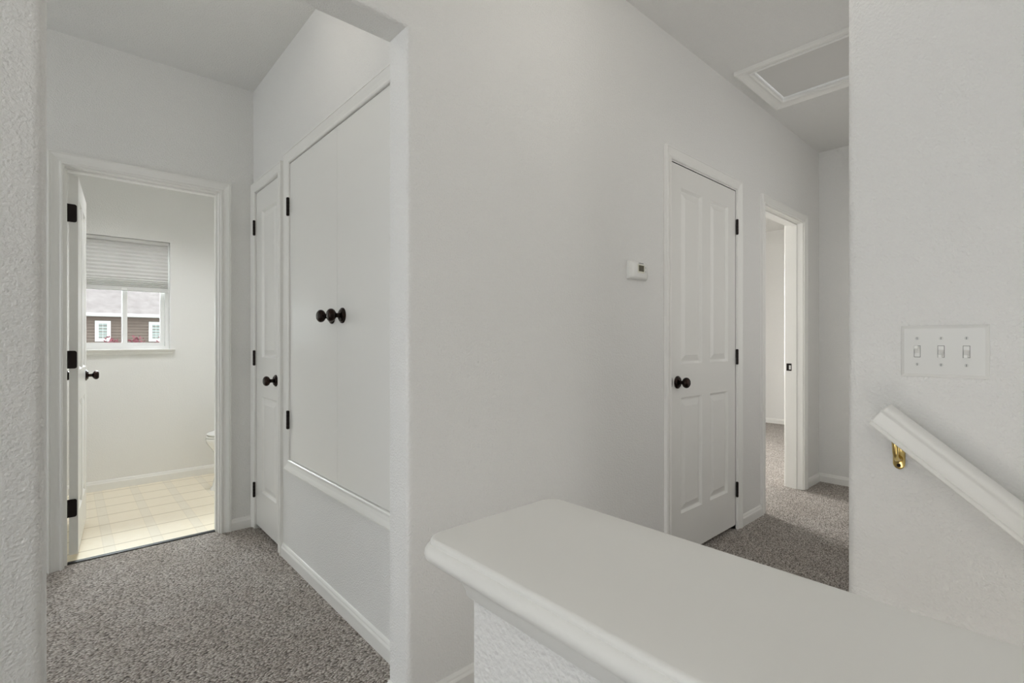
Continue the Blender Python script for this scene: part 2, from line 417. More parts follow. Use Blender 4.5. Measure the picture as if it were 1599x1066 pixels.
# path is the face of the half wall; the rounding grows with the overhang
def ledge_ring(o):
    r = .003 + o * .42
    x0, x1, ye = PX0 - o, PX1 + o, PE + o
    pts = [(x0, YF)]
    pts += [(x0 + r - r * math.cos(R(90 * i / 7)), ye - r + r * math.sin(R(90 * i / 7))) for i in range(8)]
    pts += [(x1 - r + r * math.sin(R(90 * i / 7)), ye - r + r * math.cos(R(90 * i / 7))) for i in range(8)]
    return pts + [(x1, YF)]
rings = [[bm.verts.new((x, y_, z_)) for x, y_ in ledge_ring(o)] for o, z_ in NOSE]
for a, c in zip(rings, rings[1:]):
    for k in range(len(a) - 1): bm.faces.new([a[k], a[k + 1], c[k + 1], c[k]])
bm.faces.new(rings[-1]); bm.faces.new(rings[0])
obj('trim_1', bm, 'ledge', kind='structure', smooth=True, label='glossy white ledge with rounded nose capping the half wall', cat='ledge')

# baseboards
def base(name, path, label, h=1.0):
    bm = bmesh.new(); sweep(bm, path, [(o, z_ * h) for o, z_ in BASE], lambda x, y_, z_: (x, y_, z_))
    obj(name, bm, 'trim', kind='structure', label=label, cat='baseboard')
base('baseboard_back', [(2.182, YM), (AX1 + .019, YM), (AX1 + .006, YM + .005), (AX1, YM + .019), (AX1, YM2 - .01)], 'baseboard along the hall wall, wrapping into the corridor opening')
base('baseboard_closet', [(XC, YM2), (XC, 2.752)][::-1] if False else [(XC, YM2), (XC, 2.752)], 'baseboard under the cupboard on the corridor wall')
base('baseboard_corridor', [(XC, YB), (.727, YB)], 'short baseboard between bathroom door and narrow closet door')
base('baseboard_hall', [(3.354, YM), (3.055, YM)], 'short baseboard between closed door and bedroom doorway')
base('baseboard_end', [(XR, YS), (XR, YM), (4.222, YM)], 'baseboard turning the corner at the hall end')
base('baseboard_bathroom', [(1.48, YB2), (1.48, YW), (-.18, YW), (-.18, YB2)], 'baseboard under the bathroom window', 1.1)
base('baseboard_bedroom', [(XE, YM2), (XE, YW), (3.18, YW), (3.18, YM2)], 'baseboard across the far bedroom wall')
base('baseboard_left', [(AX0, YM2 - .01), (AX0, YM + .019), (AX0 - .019, YM), (XL, YM)], 'baseboard left of the corridor opening')

# threshold between carpet and vinyl
bm = bmesh.new()
sweep(bm, [(.005, 3.372), (.667, 3.372)], [(-.016, 0), (-.014, .005), (-.004, .008), (.006, .008), (.015, .005), (.017, 0)], lambda x, y_, h: (x, y_, h))
obj('trim_2', bm, 'threshold', kind='structure', label='dark metal threshold strip at the bathroom doorway', cat='threshold')

# ------------------------------------------------------------------ doors
def casing(parent, x0, x1, z1, P, z0=0.0, closed=False, name='casing'):
    bm = bmesh.new()
    path = [(x0, z0), (x0, z1), (x1, z1), (x1, z0)]
    sweep(bm, path, CASING, P, closed)
    return obj(name, bm, 'trim', parent)
PYm = lambda u, v, h: (u, YM - h, v)
PYb = lambda u, v, h: (u, YB - h, v)
PXc = lambda u, v, h: (XC - h, u, v)

# door_1: closed four panel door in the hall wall
d = thing('door_1', (2.617, YM, 0), 'closed four panel white door in the hall wall beside the thermostat', 'door', 'structure')
casing(d, 2.238, 2.996, 2.043, PYm)
bm = bmesh.new()
door_slab(bm, (2.247, YM + .002, 0), (1, 0, 0), (0, -1, 0), .740, 2.005, .035,
          cols=((.100, .325), (.418, .640)), rows=((.215, .812), (.985, 1.893)), z0=.028)
obj('slab', bm, 'door', d)
knob(d, (2.312, YM + .002, .922), (0, -1, 0))
for z0 in (1.772, .992, .195): barrel(d, 2.992, YM - .007, z0, z0 + .092)
bm = bmesh.new(); lathe(bm, [(0, .0275), (.002, .0275)], (2.246, YM - .0005, .925), (0, -1, 0), 24)
for v in bm.verts: v.co.x = 2.246 + max(0, (v.co.x - 2.246)) * .42
bmesh.ops.remove_doubles(bm, verts=bm.verts[:], dist=1e-5)
obj('strike_lip', bm, 'dark_metal', d)
bm = bmesh.new()
for x in (2.2385, 2.990): box(bm, x, x + .0055, YM + .0015, YM + .10, 0, 2.037)
box(bm, 2.2385, 2.9955, YM + .0015, YM + .10, 2.037, 2.0425)
obj('jamb', bm, 'trim', d)

# door_2: open doorway to the bedroom
d = thing('door_2', (3.787, YM, 0), 'open doorway with white casing leading into the bright bedroom', 'doorway', 'structure')
casing(d, 3.412, 4.163, 2.036, PYm)
LIN = [(0, .0), (0, -(YM2 - YM)), (.0195, -(YM2 - YM)), (.0195, 0)]
def lining(parent, x0, x1, z1, P, stop, depth=YM2 - YM):
    bm = bmesh.new()
    sweep(bm, [(x0, 0), (x0, z1), (x1, z1), (x1, 0)], [(0, -.0005), (0, -depth), (.0195, -depth), (.0195, -.0005)], P)
    j = obj('jamb', bm, 'trim', parent)
    bm = bmesh.new()
    sweep(bm, [(x0, 0), (x0, z1), (x1, z1), (x1, 0)], [(0, -stop), (-.009, -stop), (-.0095, -stop - .001), (-.0095, -stop - .032), (0, -stop - .034)], P)
    obj('stop', bm, 'trim', j)
lining(d, 3.418, 4.157, 2.030, PYm, .042)
bm = bmesh.new(); sweep(bm, [(3.412, 0), (3.412, 2.036), (4.163, 2.036), (4.163, 0)], CASING, lambda u, v, h: (u, YM2 + h, v))
obj('casing', bm, 'trim', d)
bm = bbox(4.1545, 4.158, 1.377, 1.414, .903, .960, .0015, 1)
s_ = obj('strike_plate', bm, 'dark_metal', d)
bm = bbox(4.1535, 4.156, 1.381, 1.395, .914, .946); obj('latch_hole', bm, 'screw', s_)

# door_3: bathroom door, swung open into the bathroom
d = thing('door_3', (.336, YB, 0), 'bathroom door standing open with three dark hinges and white casing', 'door', 'structure')
casing(d, -.012, .673, 2.010, PYb)
lining(d, -.006, .667, 2.004, PYb, .040)
a = R(4.2); U = (math.sin(a), math.cos(a), 0); N = (math.cos(a), -math.sin(a), 0)
hx, hy = .046, 3.420
bm = bmesh.new()
door_slab(bm, (hx, hy, 0), U, N, .648, 1.965, .035, cols=((.095, .285), (.363, .553)), rows=((.205, .790), (.955, 1.855)), z0=.026)
obj('slab', bm, 'door', d)
kx = Vector((hx, hy, 0)) + Vector(U) * .590
knob(d, (kx.x, kx.y, .922), N)
k2 = kx - Vector(N) * .035
knob(d, (k2.x, k2.y, .922), (-N[0], -N[1], 0))
for z0 in (1.748, .990, .222):
    bm = bmesh.new()
    # leaf let into the hinge edge of the slab, outer corners rounded
    r = .010; zz0, zz1 = z0, z0 + .092
    x0, x1 = -.002, .0415
    pts = [(x0, zz0), (x1 - r, zz0)] + [(x1 - r + r * math.sin(R(t)), zz0 + r - r * math.cos(R(t))) for t in (22, 45, 68, 90)] + \
          [(x1 - r + r * math.cos(R(t)), zz1 - r + r * math.sin(R(t))) for t in (0, 22, 45, 68, 90)] + [(x0, zz1)]
    fr_ = [[bm.verts.new((x, y_, z_)) for x, z_ in pts] for y_ in (hy - .0035, hy + .0005)]
    bm.faces.new(fr_[0]); bm.faces.new(fr_[1])
    for k in range(len(pts)): bm.faces.new([fr_[0][k], fr_[0][(k + 1) % len(pts)], fr_[1][(k + 1) % len(pts)], fr_[1][k]])
    lathe(bm, [(0, .004), (.003, .0065), (.089, .0065), (.092, .004)], (.0015, hy - .006, zz0), (0, 0, 1), 12)
    obj('hinge', bm, 'dark_metal', d)
bm = bmesh.new(); sweep(bm, [(-.012, 0), (-.012, 2.010), (.673, 2.010), (.673, 0)], CASING, lambda u, v, h: (u, YB2 + h, v))
obj('casing', bm, 'trim', d)

# door_4: narrow closet door at the corridor's end
d = thing('door_4', (XC, 3.031, 0), 'narrow two panel closet door between bathroom door and cupboard', 'door', 'structure')
casing(d, 2.806, 3.253, 2.028, PXc)
bm = bmesh.new()
door_slab(bm, (XC + .002, 2.812, 0), (0, 1, 0), (-1, 0, 0), .438, 1.998, .035, cols=((.060, .330),), rows=((.215, .780), (1.010, 1.873)), z0=.026)
obj('slab', bm, 'door', d)
knob(d, (XC + .002, 2.877, .915), (-1, 0, 0))
for z0 in (1.770, .985, .190): barrel(d, XC - .010, 3.256, z0, z0 + .092)
bm = bmesh.new(); lathe(bm, [(0, .0275), (.002, .0275)], (XC - .0005, 2.811, .915), (-1, 0, 0), 24)
for v in bm.verts: v.co.y = 2.811 + max(0, (v.co.y - 2.811)) * .42
bmesh.ops.remove_doubles(bm, verts=bm.verts[:], dist=1e-5)
obj('strike_lip', bm, 'dark_metal', d)

# ------------------------------------------------------------------ linen cupboard built into the corridor wall
t = thing('linen_cupboard', (XC, 2.06, CB[2]), 'white built in cupboard with two flat doors and dark round knobs', 'cupboard')
bm = bmesh.new(); sweep(bm, [(CB[0] + .003, CB[2] - .0), (CB[0] + .003, CB[3]), (CB[1] - .003, CB[3]), (CB[1] - .003, CB[2])],
                        [(o * 1.03, h) for o, h in CASING], PXc, closed=True)
obj('casing', bm, 'trim', t)
SEAM = 2.045
for y0, y1, ky, hinge_y in ((SEAM + .0005, CB[1] - .0042, 2.098, CB[1] - .003), (CB[0] + .006, SEAM - .0005, 1.990, None)):
    bm = bbox(XC - .001, XC + .020, y0, y1, CB[2] + .002, CB[3] - .0028, .0008, 2)
    dr = obj('cupboard_door', bm, 'door', t)
    knob(dr, (XC - .001, ky, 1.238), (-1, 0, 0))
    if hinge_y:
        for z0 in (1.772, .682): barrel(dr, XC - .011, hinge_y + .004, z0, z0 + .095, .008)
bm = bbox(XC + .10, XC + .12, CB[0], CB[1], CB[2], CB[3]); obj('back', bm, 'trim', t)

# ------------------------------------------------------------------ attic hatch in the hall ceiling
t = thing('attic_hatch', (3.13, .83, ZC), 'attic hatch with white frame in the hall ceiling', 'hatch')
bm = bmesh.new()
sweep(bm, [(HX0, HY0), (HX0, HY1), (HX1, HY1), (HX1, HY0)], [(o * 1.2, h * 1.25) for o, h in CASING], lambda x, y_, h: (x, y_, ZC - h), closed=True)
obj('frame', bm, 'trim', t)
bm = bbox(HX0 + .006, HX1 - .008, HY0 + .006, HY1 - .008, ZC + .014, ZC + .030); obj('hatch_panel', bm, 'hatch', t)
bm = bmesh.new()
sweep(bm, [(HX0 + .001, HY0 + .001), (HX0 + .001, HY1 - .001), (HX1 - .001, HY1 - .001), (HX1 - .001, HY0 + .001)], [(-.0, -.001), (-.0, -.05), (.0005, -.05), (.0005, -.001)], lambda x, y_, h: (x, y_, ZC - h), closed=True)
obj('lining', bm, 'ceiling', t)

# ------------------------------------------------------------------ thermostat
t = thing('thermostat', (1.937, YM, 1.415), 'small white thermostat with dark display on the hall wall', 'thermostat')
bm = bmesh.new()
# rounded body: profile across the wall (x, depth)
prof = [(1.866, 0), (1.864, .006), (1.866, .018), (1.873, .024), (1.895, .0275), (1.937, .0285), (1.979, .0275), (2.001, .024), (2.008, .018), (2.010, .006), (2.008, 0)]
def lay(z_, s, dd): return [bm.verts.new((1.937 + (x - 1.937) * s, YM - dp * dd, z_)) for x, dp in prof]
L_ = [lay(1.413, .985, .62), lay(1.417, 1, .86), lay(1.424, 1, 1), lay(1.482, 1, 1), lay(1.489, 1, .86), lay(1.493, .985, .62)]
for a_, c_ in zip(L_, L_[1:]):
    for k in range(len(prof) - 1): bm.faces.new([a_[k], a_[k + 1], c_[k + 1], c_[k]])
    bm.faces.new([a_[-1], a_[0], c_[0], c_[-1]])
bm.faces.new(L_[0]); bm.faces.new(L_[-1])
obj('body', bm, 'plastic', t, smooth=True)
bm = bbox(1.912, 1.966, YM - .0296, YM - .027, 1.441, 1.480, .001, 1); sc_ = obj('display_surround', bm, 'lcd_frame', t)
bm = bbox(1.919, 1.959, YM - .0305, YM - .029, 1.448, 1.475); obj('display', bm, 'lcd', sc_, label='dark olive display')
for z0 in (1.468, 1.450):
    bm = bmesh.new(); lathe(bm, [(0, .0042), (.0015, .0042), (.0022, .003)], (1.976, YM - .0272, z0), (0, -1, 0), 14)
    obj('button', bm, 'screw', t)
bm = bbox(1.922, 1.958, YM - .0293, YM - .027, 1.4835, 1.4855); obj('vent_slot', bm, 'slot', t)

# ------------------------------------------------------------------ three gang switch plate on the stair wall
t = thing('light_switch', (XS, .1667, 1.052), 'white wall plate with three toggle switches above the handrail', 'light switch')
bm = bmesh.new()
for o_, dx in ((0, 0), (0, .002), (.006, .0062)):
    pass
def rect(o_, dx): return [bm.verts.new((XS - dx, y_, z_)) for y_, z_ in ((.0935 + o_, 1.0515 + o_), (.2400 - o_, 1.0515 + o_), (.2400 - o_, 1.1650 - o_), (.0935 + o_, 1.1650 - o_))]
rs = [rect(0, 0), rect(0, .0022), rect(.0012, .004), rect(.0065, .0062)]
for a_, c_ in zip(rs, rs[1:]):
    for k in range(4): bm.faces.new([a_[k], a_[(k + 1) % 4], c_[(k + 1) % 4], c_[k]])
bm.faces.new(rs[0]); bm.faces.new(rs[-1])
obj('wall_plate', bm, 'switch_plate', t)
for y_, up in ((.2105, True), (.1700, False), (.1290, False)):
    zc = 1.108
    bm = bbox(XS - .0066, XS - .0060, y_ - .0057, y_ + .0057, zc - .0130, zc + .0130); so = obj('switch_slot', bm, 'slot', t)
    bm = bbox(XS - .0072, XS - .0058, y_ - .0050, y_ + .0050, zc - .0122, zc + .0122, .0004, 1)
    obj('switch_bezel', bm, 'toggle', so)
    bm = bmesh.new()
    sg = 1 if up else -1
    # lever: tapered bar leaning up or down out of the slot
    a0 = [(-.0044, -.0054), (.0044, -.0054), (.0044, .0054), (-.0044, .0054)]
    lo = [bm.verts.new((XS - .0065, y_ + p, zc + sg * .001 + q)) for p, q in a0]
    hi = [bm.verts.new((XS - .0215, y_ + p * .8, zc + sg * .0098 + q * .62)) for p, q in a0]
    for k in range(4): bm.faces.new([lo[k], lo[(k + 1) % 4], hi[(k + 1) % 4], hi[k]])
    bm.faces.new(lo); bm.faces.new(hi)
    bmesh.ops.recalc_face_normals(bm, faces=bm.faces[:]); bev(bm, .0008, 2)
    obj('toggle', bm, 'toggle', t)
    for z_ in (1.137, 1.079):
        bm = bmesh.new(); lathe(bm, [(0, .0033), (.0009, .0033), (.0014, .0022)], (XS - .0060, y_, z_), (-1, 0, 0), 14)
        s_ = obj('screw', bm, 'screw', t)
        bm = bbox(XS - .0077, XS - .0073, y_ - .0005, y_ + .0005, z_ - .0024, z_ + .0024); obj('screw_slot', bm, 'slot', s_)

# ------------------------------------------------------------------ handrail on the stair wall
t = thing('handrail', (XS, .25, .85), 'white wooden handrail running down the stair wall', 'handrail')
ang = R(39.6)
D = Vector((0, -math.cos(ang), -math.sin(ang))); Nn = Vector((0, -math.sin(ang), math.cos(ang))); XX = Vector((1, 0, 0))
S0 = Vector((1.374, .2885, .9455))
prof = [(-.0265, 0), (-.0295, .0015), (-.0305, .005), (-.0302, .0085), (-.0285, .0098), (-.0277, .0106), (-.0280, .0116), (-.0290, .0124),
        (-.0290, .0180), (-.0278, .0240), (-.0255, .0300), (-.0238, .0345), (-.0240, .0375), (-.0258, .0405), (-.0268, .0440), (-.0258, .0480), (-.0222, .0520), (-.0150, .0553), (-.0070, .0568), (0, .0572)]
prof = prof + [(-x, n_) for x, n_ in prof[-2::-1]]
bm = bmesh.new()
ends = []
for s_, sc2 in ((0, .9), (.0025, 1), (2.9, 1)):
    ends.append([bm.verts.new(S0 + D * s_ + XX * (x * sc2) + Nn * (.028 + (n_ - .028) * sc2)) for x, n_ in prof])
for a_, c_ in zip(ends, ends[1:]):
    for k in range(len(prof)): bm.faces.new([a_[k], a_[(k + 1) % len(prof)], c_[(k + 1) % len(prof)], c_[k]])
bm.faces.new(ends[0]); bm.faces.new(ends[-1])
obj('rail', bm, 'trim', t, smooth=True)
def bracket(par, y_, z_):
    bm = bmesh.new()
    # wall rosette: tall rounded plate, screw lugs top and bottom
    prof2 = [(.0115 * math.cos(R(k * 15)), (.0145 if math.sin(R(k * 15)) >= 0 else .0145) * math.sin(R(k * 15)) + (.014 if math.sin(R(k * 15)) >= 0 else -.014)) for k in range(24)]
    f0 = [bm.verts.new((XS - .0002, y_ + p, z_ + q)) for p, q in prof2]
    f1 = [bm.verts.new((XS - .0035, y_ + p, z_ + q)) for p, q in prof2]
    f2 = [bm.verts.new((XS - .0055, y_ + p * .8, z_ + q * .9)) for p, q in prof2]
    for a_, c_ in ((f0, f1), (f1, f2)):
        for k in range(24): bm.faces.new([a_[k], a_[(k + 1) % 24], c_[(k + 1) % 24], c_[k]])
    bm.faces.new(f0); bm.faces.new(f2)
    br_ = obj('bracket', bm, 'brass', par, smooth=True, label='polished brass wall bracket')
    # arm from the plate out and up to the rail
    bm = bmesh.new()
    railz = lambda yy: S0.z - (S0.y - yy) * math.tan(ang)
    pth = [Vector((XS - .004, y_, z_ - .004)), Vector((XS - .018, y_, z_ - .005)), Vector((XS - .034, y_, z_ + .002)), Vector((XS - .045, y_, z_ + .016)), Vector((XS - .049, y_, railz(y_) + .002))]
    rings = []
    for i, p in enumerate(pth):
        d_ = (pth[min(i + 1, 4)] - pth[max(i - 1, 0)]).normalized(); s1 = Vector((0, 1, 0)); s2 = d_.cross(s1)
        rr = (.0085, .0058, .005, .005, .006)[i]
        rings.append([bm.verts.new(p + s1 * rr * math.cos(R(k * 36)) + s2 * rr * math.sin(R(k * 36))) for k in range(10)])
    for a_, c_ in zip(rings, rings[1:]):
        for k in range(10): bm.faces.new([a_[k], a_[(k + 1) % 10], c_[(k + 1) % 10], c_[k]])
    bm.faces.new(rings[0]); bm.faces.new(rings[-1])
    obj('arm', bm, 'brass', br_, smooth=True)
    # saddle strap under the rail
    bm = bmesh.new(); c_ = Vector((1.374, y_, railz(y_)))
    vs = [bm.verts.new(c_ + XX * a1 + D * b1 + Nn * n1) for n1 in (-.0035, .0002) for a1, b1 in ((-.008, -.022), (.008, -.022), (.008, .022), (-.008, .022))]
    for f_ in ((0, 1, 2, 3), (4, 5, 6, 7), (0, 1, 5, 4), (1, 2, 6, 5), (2, 3, 7, 6), (3, 0, 4, 7)): bm.faces.new([vs[i] for i in f_])
    obj('saddle', bm, 'brass', br_)
    bm = bmesh.new(); lathe(bm, [(0, .0040), (.0015, .0040), (.0025, .0025)], (XS - .0050, y_, z_ - .0195), (-1, 0, 0), 14)
    obj('screw', bm, 'dark_metal', br_)
bracket(t, .2435, .866)
bracket(t, -1.0, -.162)

# ------------------------------------------------------------------ bathroom window, shade, toilet
t = thing('window_1', (.34, YW, WN[2]), 'white sliding window of the bathroom looking at the brown house', 'window', 'structure')
def frame_ring(parent, name, x0, x1, z0, z1, w, y0, y1, m_='vinyl_frame'):
    bm = bmesh.new()
    sweep(bm, [(x0, z0), (x0, z1), (x1, z1), (x1, z0)], [(0, y0), (0, y1), (-w, y1), (-w, y0)], lambda u, v, h: (u, h, v), closed=True)
    return obj(name, bm, m_, parent)
fr1 = frame_ring(t, 'window_frame', WN[0], WN[1], WN[2], WN[3], .026, YW + .055, YW + .14)
mid = .343
for x0, x1, y0 in ((WN[0] + .026, mid + .016, YW + .064), (mid - .016, WN[1] - .026, YW + .094)):
    s_ = frame_ring(t, 'sash', x0, x1, WN[2] + .024, WN[3] - .024, .030, y0, y0 + .028)
    bm = bbox(x0 + .028, x1 - .028, y0 + .012, y0 + .016, WN[2] + .052, WN[3] - .052); obj('pane', bm, 'glass', s_)
bm = bmesh.new()
sweep(bm, [(YW - .034, WN[2])] and [(.012, 0), (.662, 0)], [(0, 0)] and [(-.036, WN[2] - .006), (-.038, WN[2] - .001), (-.035, WN[2] + .003), (.055, WN[2] + .003), (.055, WN[2] - .012), (-.030, WN[2] - .012)], lambda x, y_, h: (x, YW + y_, h))
obj('window_sill', bm, 'trim', t)
bm = bmesh.new(); sweep(bm, [(.030, 0), (.645, 0)], [(-.0005, 1.028), (-.010, 1.028), (-.014, 1.034), (-.014, 1.050), (-.022, 1.055), (-.0005, 1.055)], lambda x, y_, h: (x, YW + y_, h))
obj('apron', bm, 'trim', t)

t = thing('cellular_shade', (.34, YW + .03, 1.53), 'grey pleated cellular shade half lowered over the bathroom window', 'window shade')
sx0, sx1 = WN[0] + .008, WN[1] - .010
bm = bbox(sx0, sx1, YW + .008, YW + .045, WN[3] - .030, WN[3] - .002, .003, 1); obj('headrail', bm, 'shade', t)
bm = bmesh.new()
zs = [WN[3] - .030]; step = .0145
while zs[-1] > 1.556:
    zs.append(zs[-1] - step)
    if zs[-1] < 1.66: step = max(.0048, step * .86)
ring = []
for k, z_ in enumerate(zs):
    yy = YW + (.015 if k % 2 else .0235); ring.append((yy, z_))
back = [(YW + .052 - (yy - YW), z_) for yy, z_ in ring]
for seq in (ring, back):
    a_ = [bm.verts.new((sx0 + .002, yy, z_)) for yy, z_ in seq]; c_ = [bm.verts.new((sx1 - .002, yy, z_)) for yy, z_ in seq]
    for k in range(len(seq) - 1): bm.faces.new([a_[k], a_[k + 1], c_[k + 1], c_[k]])
obj('pleats', bm, 'shade', t)
bm = bbox(sx0, sx1, YW + .009, YW + .043, 1.528, zs[-1] + .002, .003, 2); br_ = obj('bottom_rail', bm, 'shade', t)
bm = bbox(.318, .352, YW + .005, YW + .009, 1.530, 1.548, .0015, 1); obj('pull_tab', bm, 'plastic', br_)

t = thing('toilet', (1.10, 4.32, 0), 'white toilet mostly hidden behind the bathroom door casing', 'toilet')
ty = 4.32
def oval(bm, cx, a_front, a_back, wy, z_, n=32):
    r_ = []
    for k in range(n):
        c_ = math.cos(k * 2 * math.pi / n); s_ = math.sin(k * 2 * math.pi / n)
        r_.append(bm.verts.new((cx - (a_front if c_ > 0 else a_back) * c_, ty + wy * s_, z_)))
    return r_
def loft(bm, rings, caps=True):
    for a_, c_ in zip(rings, rings[1:]):
        n = len(a_)
        for k in range(n): bm.faces.new([a_[k], a_[(k + 1) % n], c_[(k + 1) % n], c_[k]])
    if caps: bm.faces.new(rings[0]); bm.faces.new(rings[-1])
bm = bmesh.new()
loft(bm, [oval(bm, 1.10, .290, .24, .105, 0), oval(bm, 1.10, .288, .24, .104, .012), oval(bm, 1.10, .274, .23, .097, .03), oval(bm, 1.10, .256, .22, .090, .12),
          oval(bm, 1.10, .242, .22, .090, .20), oval(bm, 1.09, .238, .22, .112, .26), oval(bm, 1.08, .262, .22, .145, .315), oval(bm, 1.07, .282, .20, .170, .36), oval(bm, 1.07, .288, .20, .178, .385), oval(bm, 1.07, .286, .20, .177, .395)])
obj('bowl', bm, 'porcelain', t, smooth=True)
bm = bmesh.new(); loft(bm, [oval(bm, 1.07, .280, .20, .172, .396), oval(bm, 1.07, .284, .20, .176, .400), oval(bm, 1.07, .284, .20, .176, .410), oval(bm, 1.07, .278, .20, .171, .413)]); obj('seat', bm, 'plastic', t, smooth=True)
bm = bmesh.new(); loft(bm, [oval(bm, 1.07, .276, .20, .170, .4155), oval(bm, 1.07, .283, .20, .176, .419), oval(bm, 1.07, .283, .20, .176, .427), oval(bm, 1.07, .270, .195, .165, .434), oval(bm, 1.07, .20, .16, .12, .439)]); obj('lid', bm, 'plastic', t, smooth=True)
bm = bbox(1.255, 1.455, ty - .21, ty + .21, .37, .74, .025, 4); tk = obj('tank', bm, 'porcelain', t, smooth=True)
bm = bbox(1.245, 1.465, ty - .22, ty + .22, .742, .775, .01, 3); obj('tank_lid', bm, 'porcelain', tk, smooth=True)
bm = bbox(1.235, 1.258, ty - .17, ty - .10, .665, .680, .004, 2); obj('flush_lever', bm, 'brass', tk)

# ------------------------------------------------------------------ outside: the neighbour's house, red shrubs, ground
GZ = -2.9
bm = bbox(-40, 60, YW2 + .6, 90, GZ - .3, GZ); obj('ground_outside', bm, 'ground', kind='structure', label='unseen ground outside, made pale to bounce light indoors', cat='ground')
HYY = 40.0
t = thing('house', (3.5, HYY, GZ), 'brown sided house with pale shingle roof outside the bathroom window', 'house')
bm = bmesh.new()
lap = .185; nl = int((2.75 - GZ) / lap) + 1; pr = []
for k in range(nl):
    pr += [(HYY - .045, GZ + k * lap), (HYY - .002, GZ + (k + 1) * lap - .004)]
pr += [(HYY + 8, GZ + nl * lap), (HYY + 8, GZ)]
a_ = [bm.verts.new((-6, y_, z_)) for y_, z_ in pr]; c_ = [bm.verts.new((13, y_, z_)) for y_, z_ in pr]
for k in range(len(pr)): bm.faces.new([a_[k], a_[(k + 1) % len(pr)], c_[(k + 1) % len(pr)], c_[k]])
bm.faces.new(a_); bm.faces.new(c_)
obj('siding', bm, 'siding', t)
bm = bmesh.new()
EZ = 2.78
pr = [(HYY - .55, EZ + .10), (HYY + 4, EZ + 3.5), (HYY + 8.6, EZ + .10), (HYY + 8.6, EZ - .02), (HYY + 4, EZ + 3.34), (HYY - .55, EZ - .02)]
a_ = [bm.verts.new((-6.5, y_, z_)) for y_, z_ in pr]; c_ = [bm.verts.new((13.5, y_, z_)) for y_, z_ in pr]
for k in range(len(pr)): bm.faces.new([a_[k], a_[(k + 1) % len(pr)], c_[(k + 1) % len(pr)], c_[k]])
bm.faces.new(a_); bm.faces.new(c_)
obj('roof', bm, 'roof', t)
bm = bbox(-6.5, 13.5, HYY - .68, HYY - .55, EZ - .08, EZ + .10, .03, 2); obj('gutter', bm, 'house_trim', t)
bm = bbox(-6.5, 13.5, HYY - .55, HYY - .02, EZ - .10, EZ - .06); obj('soffit', bm, 'house_trim', t)
for wx0, wx1, wz0, wz1 in ((1.32, 2.08, 1.13, 2.42), (4.02, 4.80, 1.13, 2.42)):
    bm = bmesh.new()
    sweep(bm, [(wx0 + .12, wz0 + .12), (wx0 + .12, wz1 - .12), (wx1 - .12, wz1 - .12), (wx1 - .12, wz0 + .12)], [(-.06, .0), (-.06, .05), (.12, .05), (.12, 0)], lambda u, v, h: (u, HYY - .02 - h, v), closed=True)
    w_ = obj('window', bm, 'house_trim', t)
    bm = bbox(wx0 + .1, wx1 - .1, HYY - .035, HYY - .02, wz0 + .1, wz1 - .1); obj('pane', bm, 'house_glass', w_)
    bm = bmesh.new(); cxm = (wx0 + wx1) / 2
    box(bm, cxm - .007, cxm + .007, HYY - .050, HYY - .035, wz0 + .15, wz1 - .15)
    for zz in (.33, .5, .67): box(bm, wx0 + .15, wx1 - .15, HYY - .050, HYY - .035, wz0 + (wz1 - wz0) * zz - .006, wz0 + (wz1 - wz0) * zz + .006)
    obj('muntins', bm, 'house_trim', w_)

def shrub(x, y_, top, rad, label):
    t = thing('shrub', (x, y_, GZ), label, 'shrub', group='red shrubs outside the bathroom window')
    bm = bmesh.new()
    for k in range(7):
        a1 = k * 2 * math.pi / 7 + random.random(); lean = rad * (.5 + .5 * random.random())
        p0 = Vector((x, y_, GZ)); p1 = Vector((x + math.cos(a1) * lean * .4, y_ + math.sin(a1) * lean * .4, GZ + (top - GZ) * .6)); p2 = Vector((x + math.cos(a1) * lean, y_ + math.sin(a1) * lean, top - .15 - .2 * random.random()))
        prev = None
        for p, r_ in ((p0, .04), (p1, .025), (p2, .008)):
            ringv = [bm.verts.new(p + Vector((math.cos(q * 2 * math.pi / 6) * r_, math.sin(q * 2 * math.pi / 6) * r_, 0))) for q in range(6)]
            if prev:
                for q in range(6): bm.faces.new([prev[q], prev[(q + 1) % 6], ringv[(q + 1) % 6], ringv[q]])
            prev = ringv
    obj('stems', bm, 'bark', t)
    bm = bmesh.new()
    for k in range(900):
        a1 = random.random() * 2 * math.pi; ph = random.random(); rr = rad * math.sqrt(random.random())
        zz = top - (rr / rad) ** 2 * .55 - ph ** 1.3 * (top - GZ) * .75
        c_ = Vector((x + math.cos(a1) * rr, y_ + math.sin(a1) * rr, zz + random.uniform(-.1, .1)))
        d1 = Vector((random.uniform(-1, 1), random.uniform(-1, 1), random.uniform(-.3, 1))).normalized(); d2 = d1.cross(Vector((random.uniform(-1, 1), random.uniform(-1, 1), .3))).normalized()
        l_, w_ = random.uniform(.09, .17), random.uniform(.025, .045)
        bm.faces.new([bm.verts.new(c_), bm.verts.new(c_ + d1 * l_ * .5 + d2 * w_), bm.verts.new(c_ + d1 * l_), bm.verts.new(c_ + d1 * l_ * .5 - d2 * w_)])
    obj('foliage', bm, 'red_leaf', t, fix=False)
shrub(1.60, 30, 1.36, .36, 'red leaved shrub in the left pane, below the house window')
shrub(2.55, 30, 1.36, .40, 'red leaved shrub left of the second house window')
shrub(3.52, 30, 1.33, .30, 'red leaved shrub at the right edge of the window view')

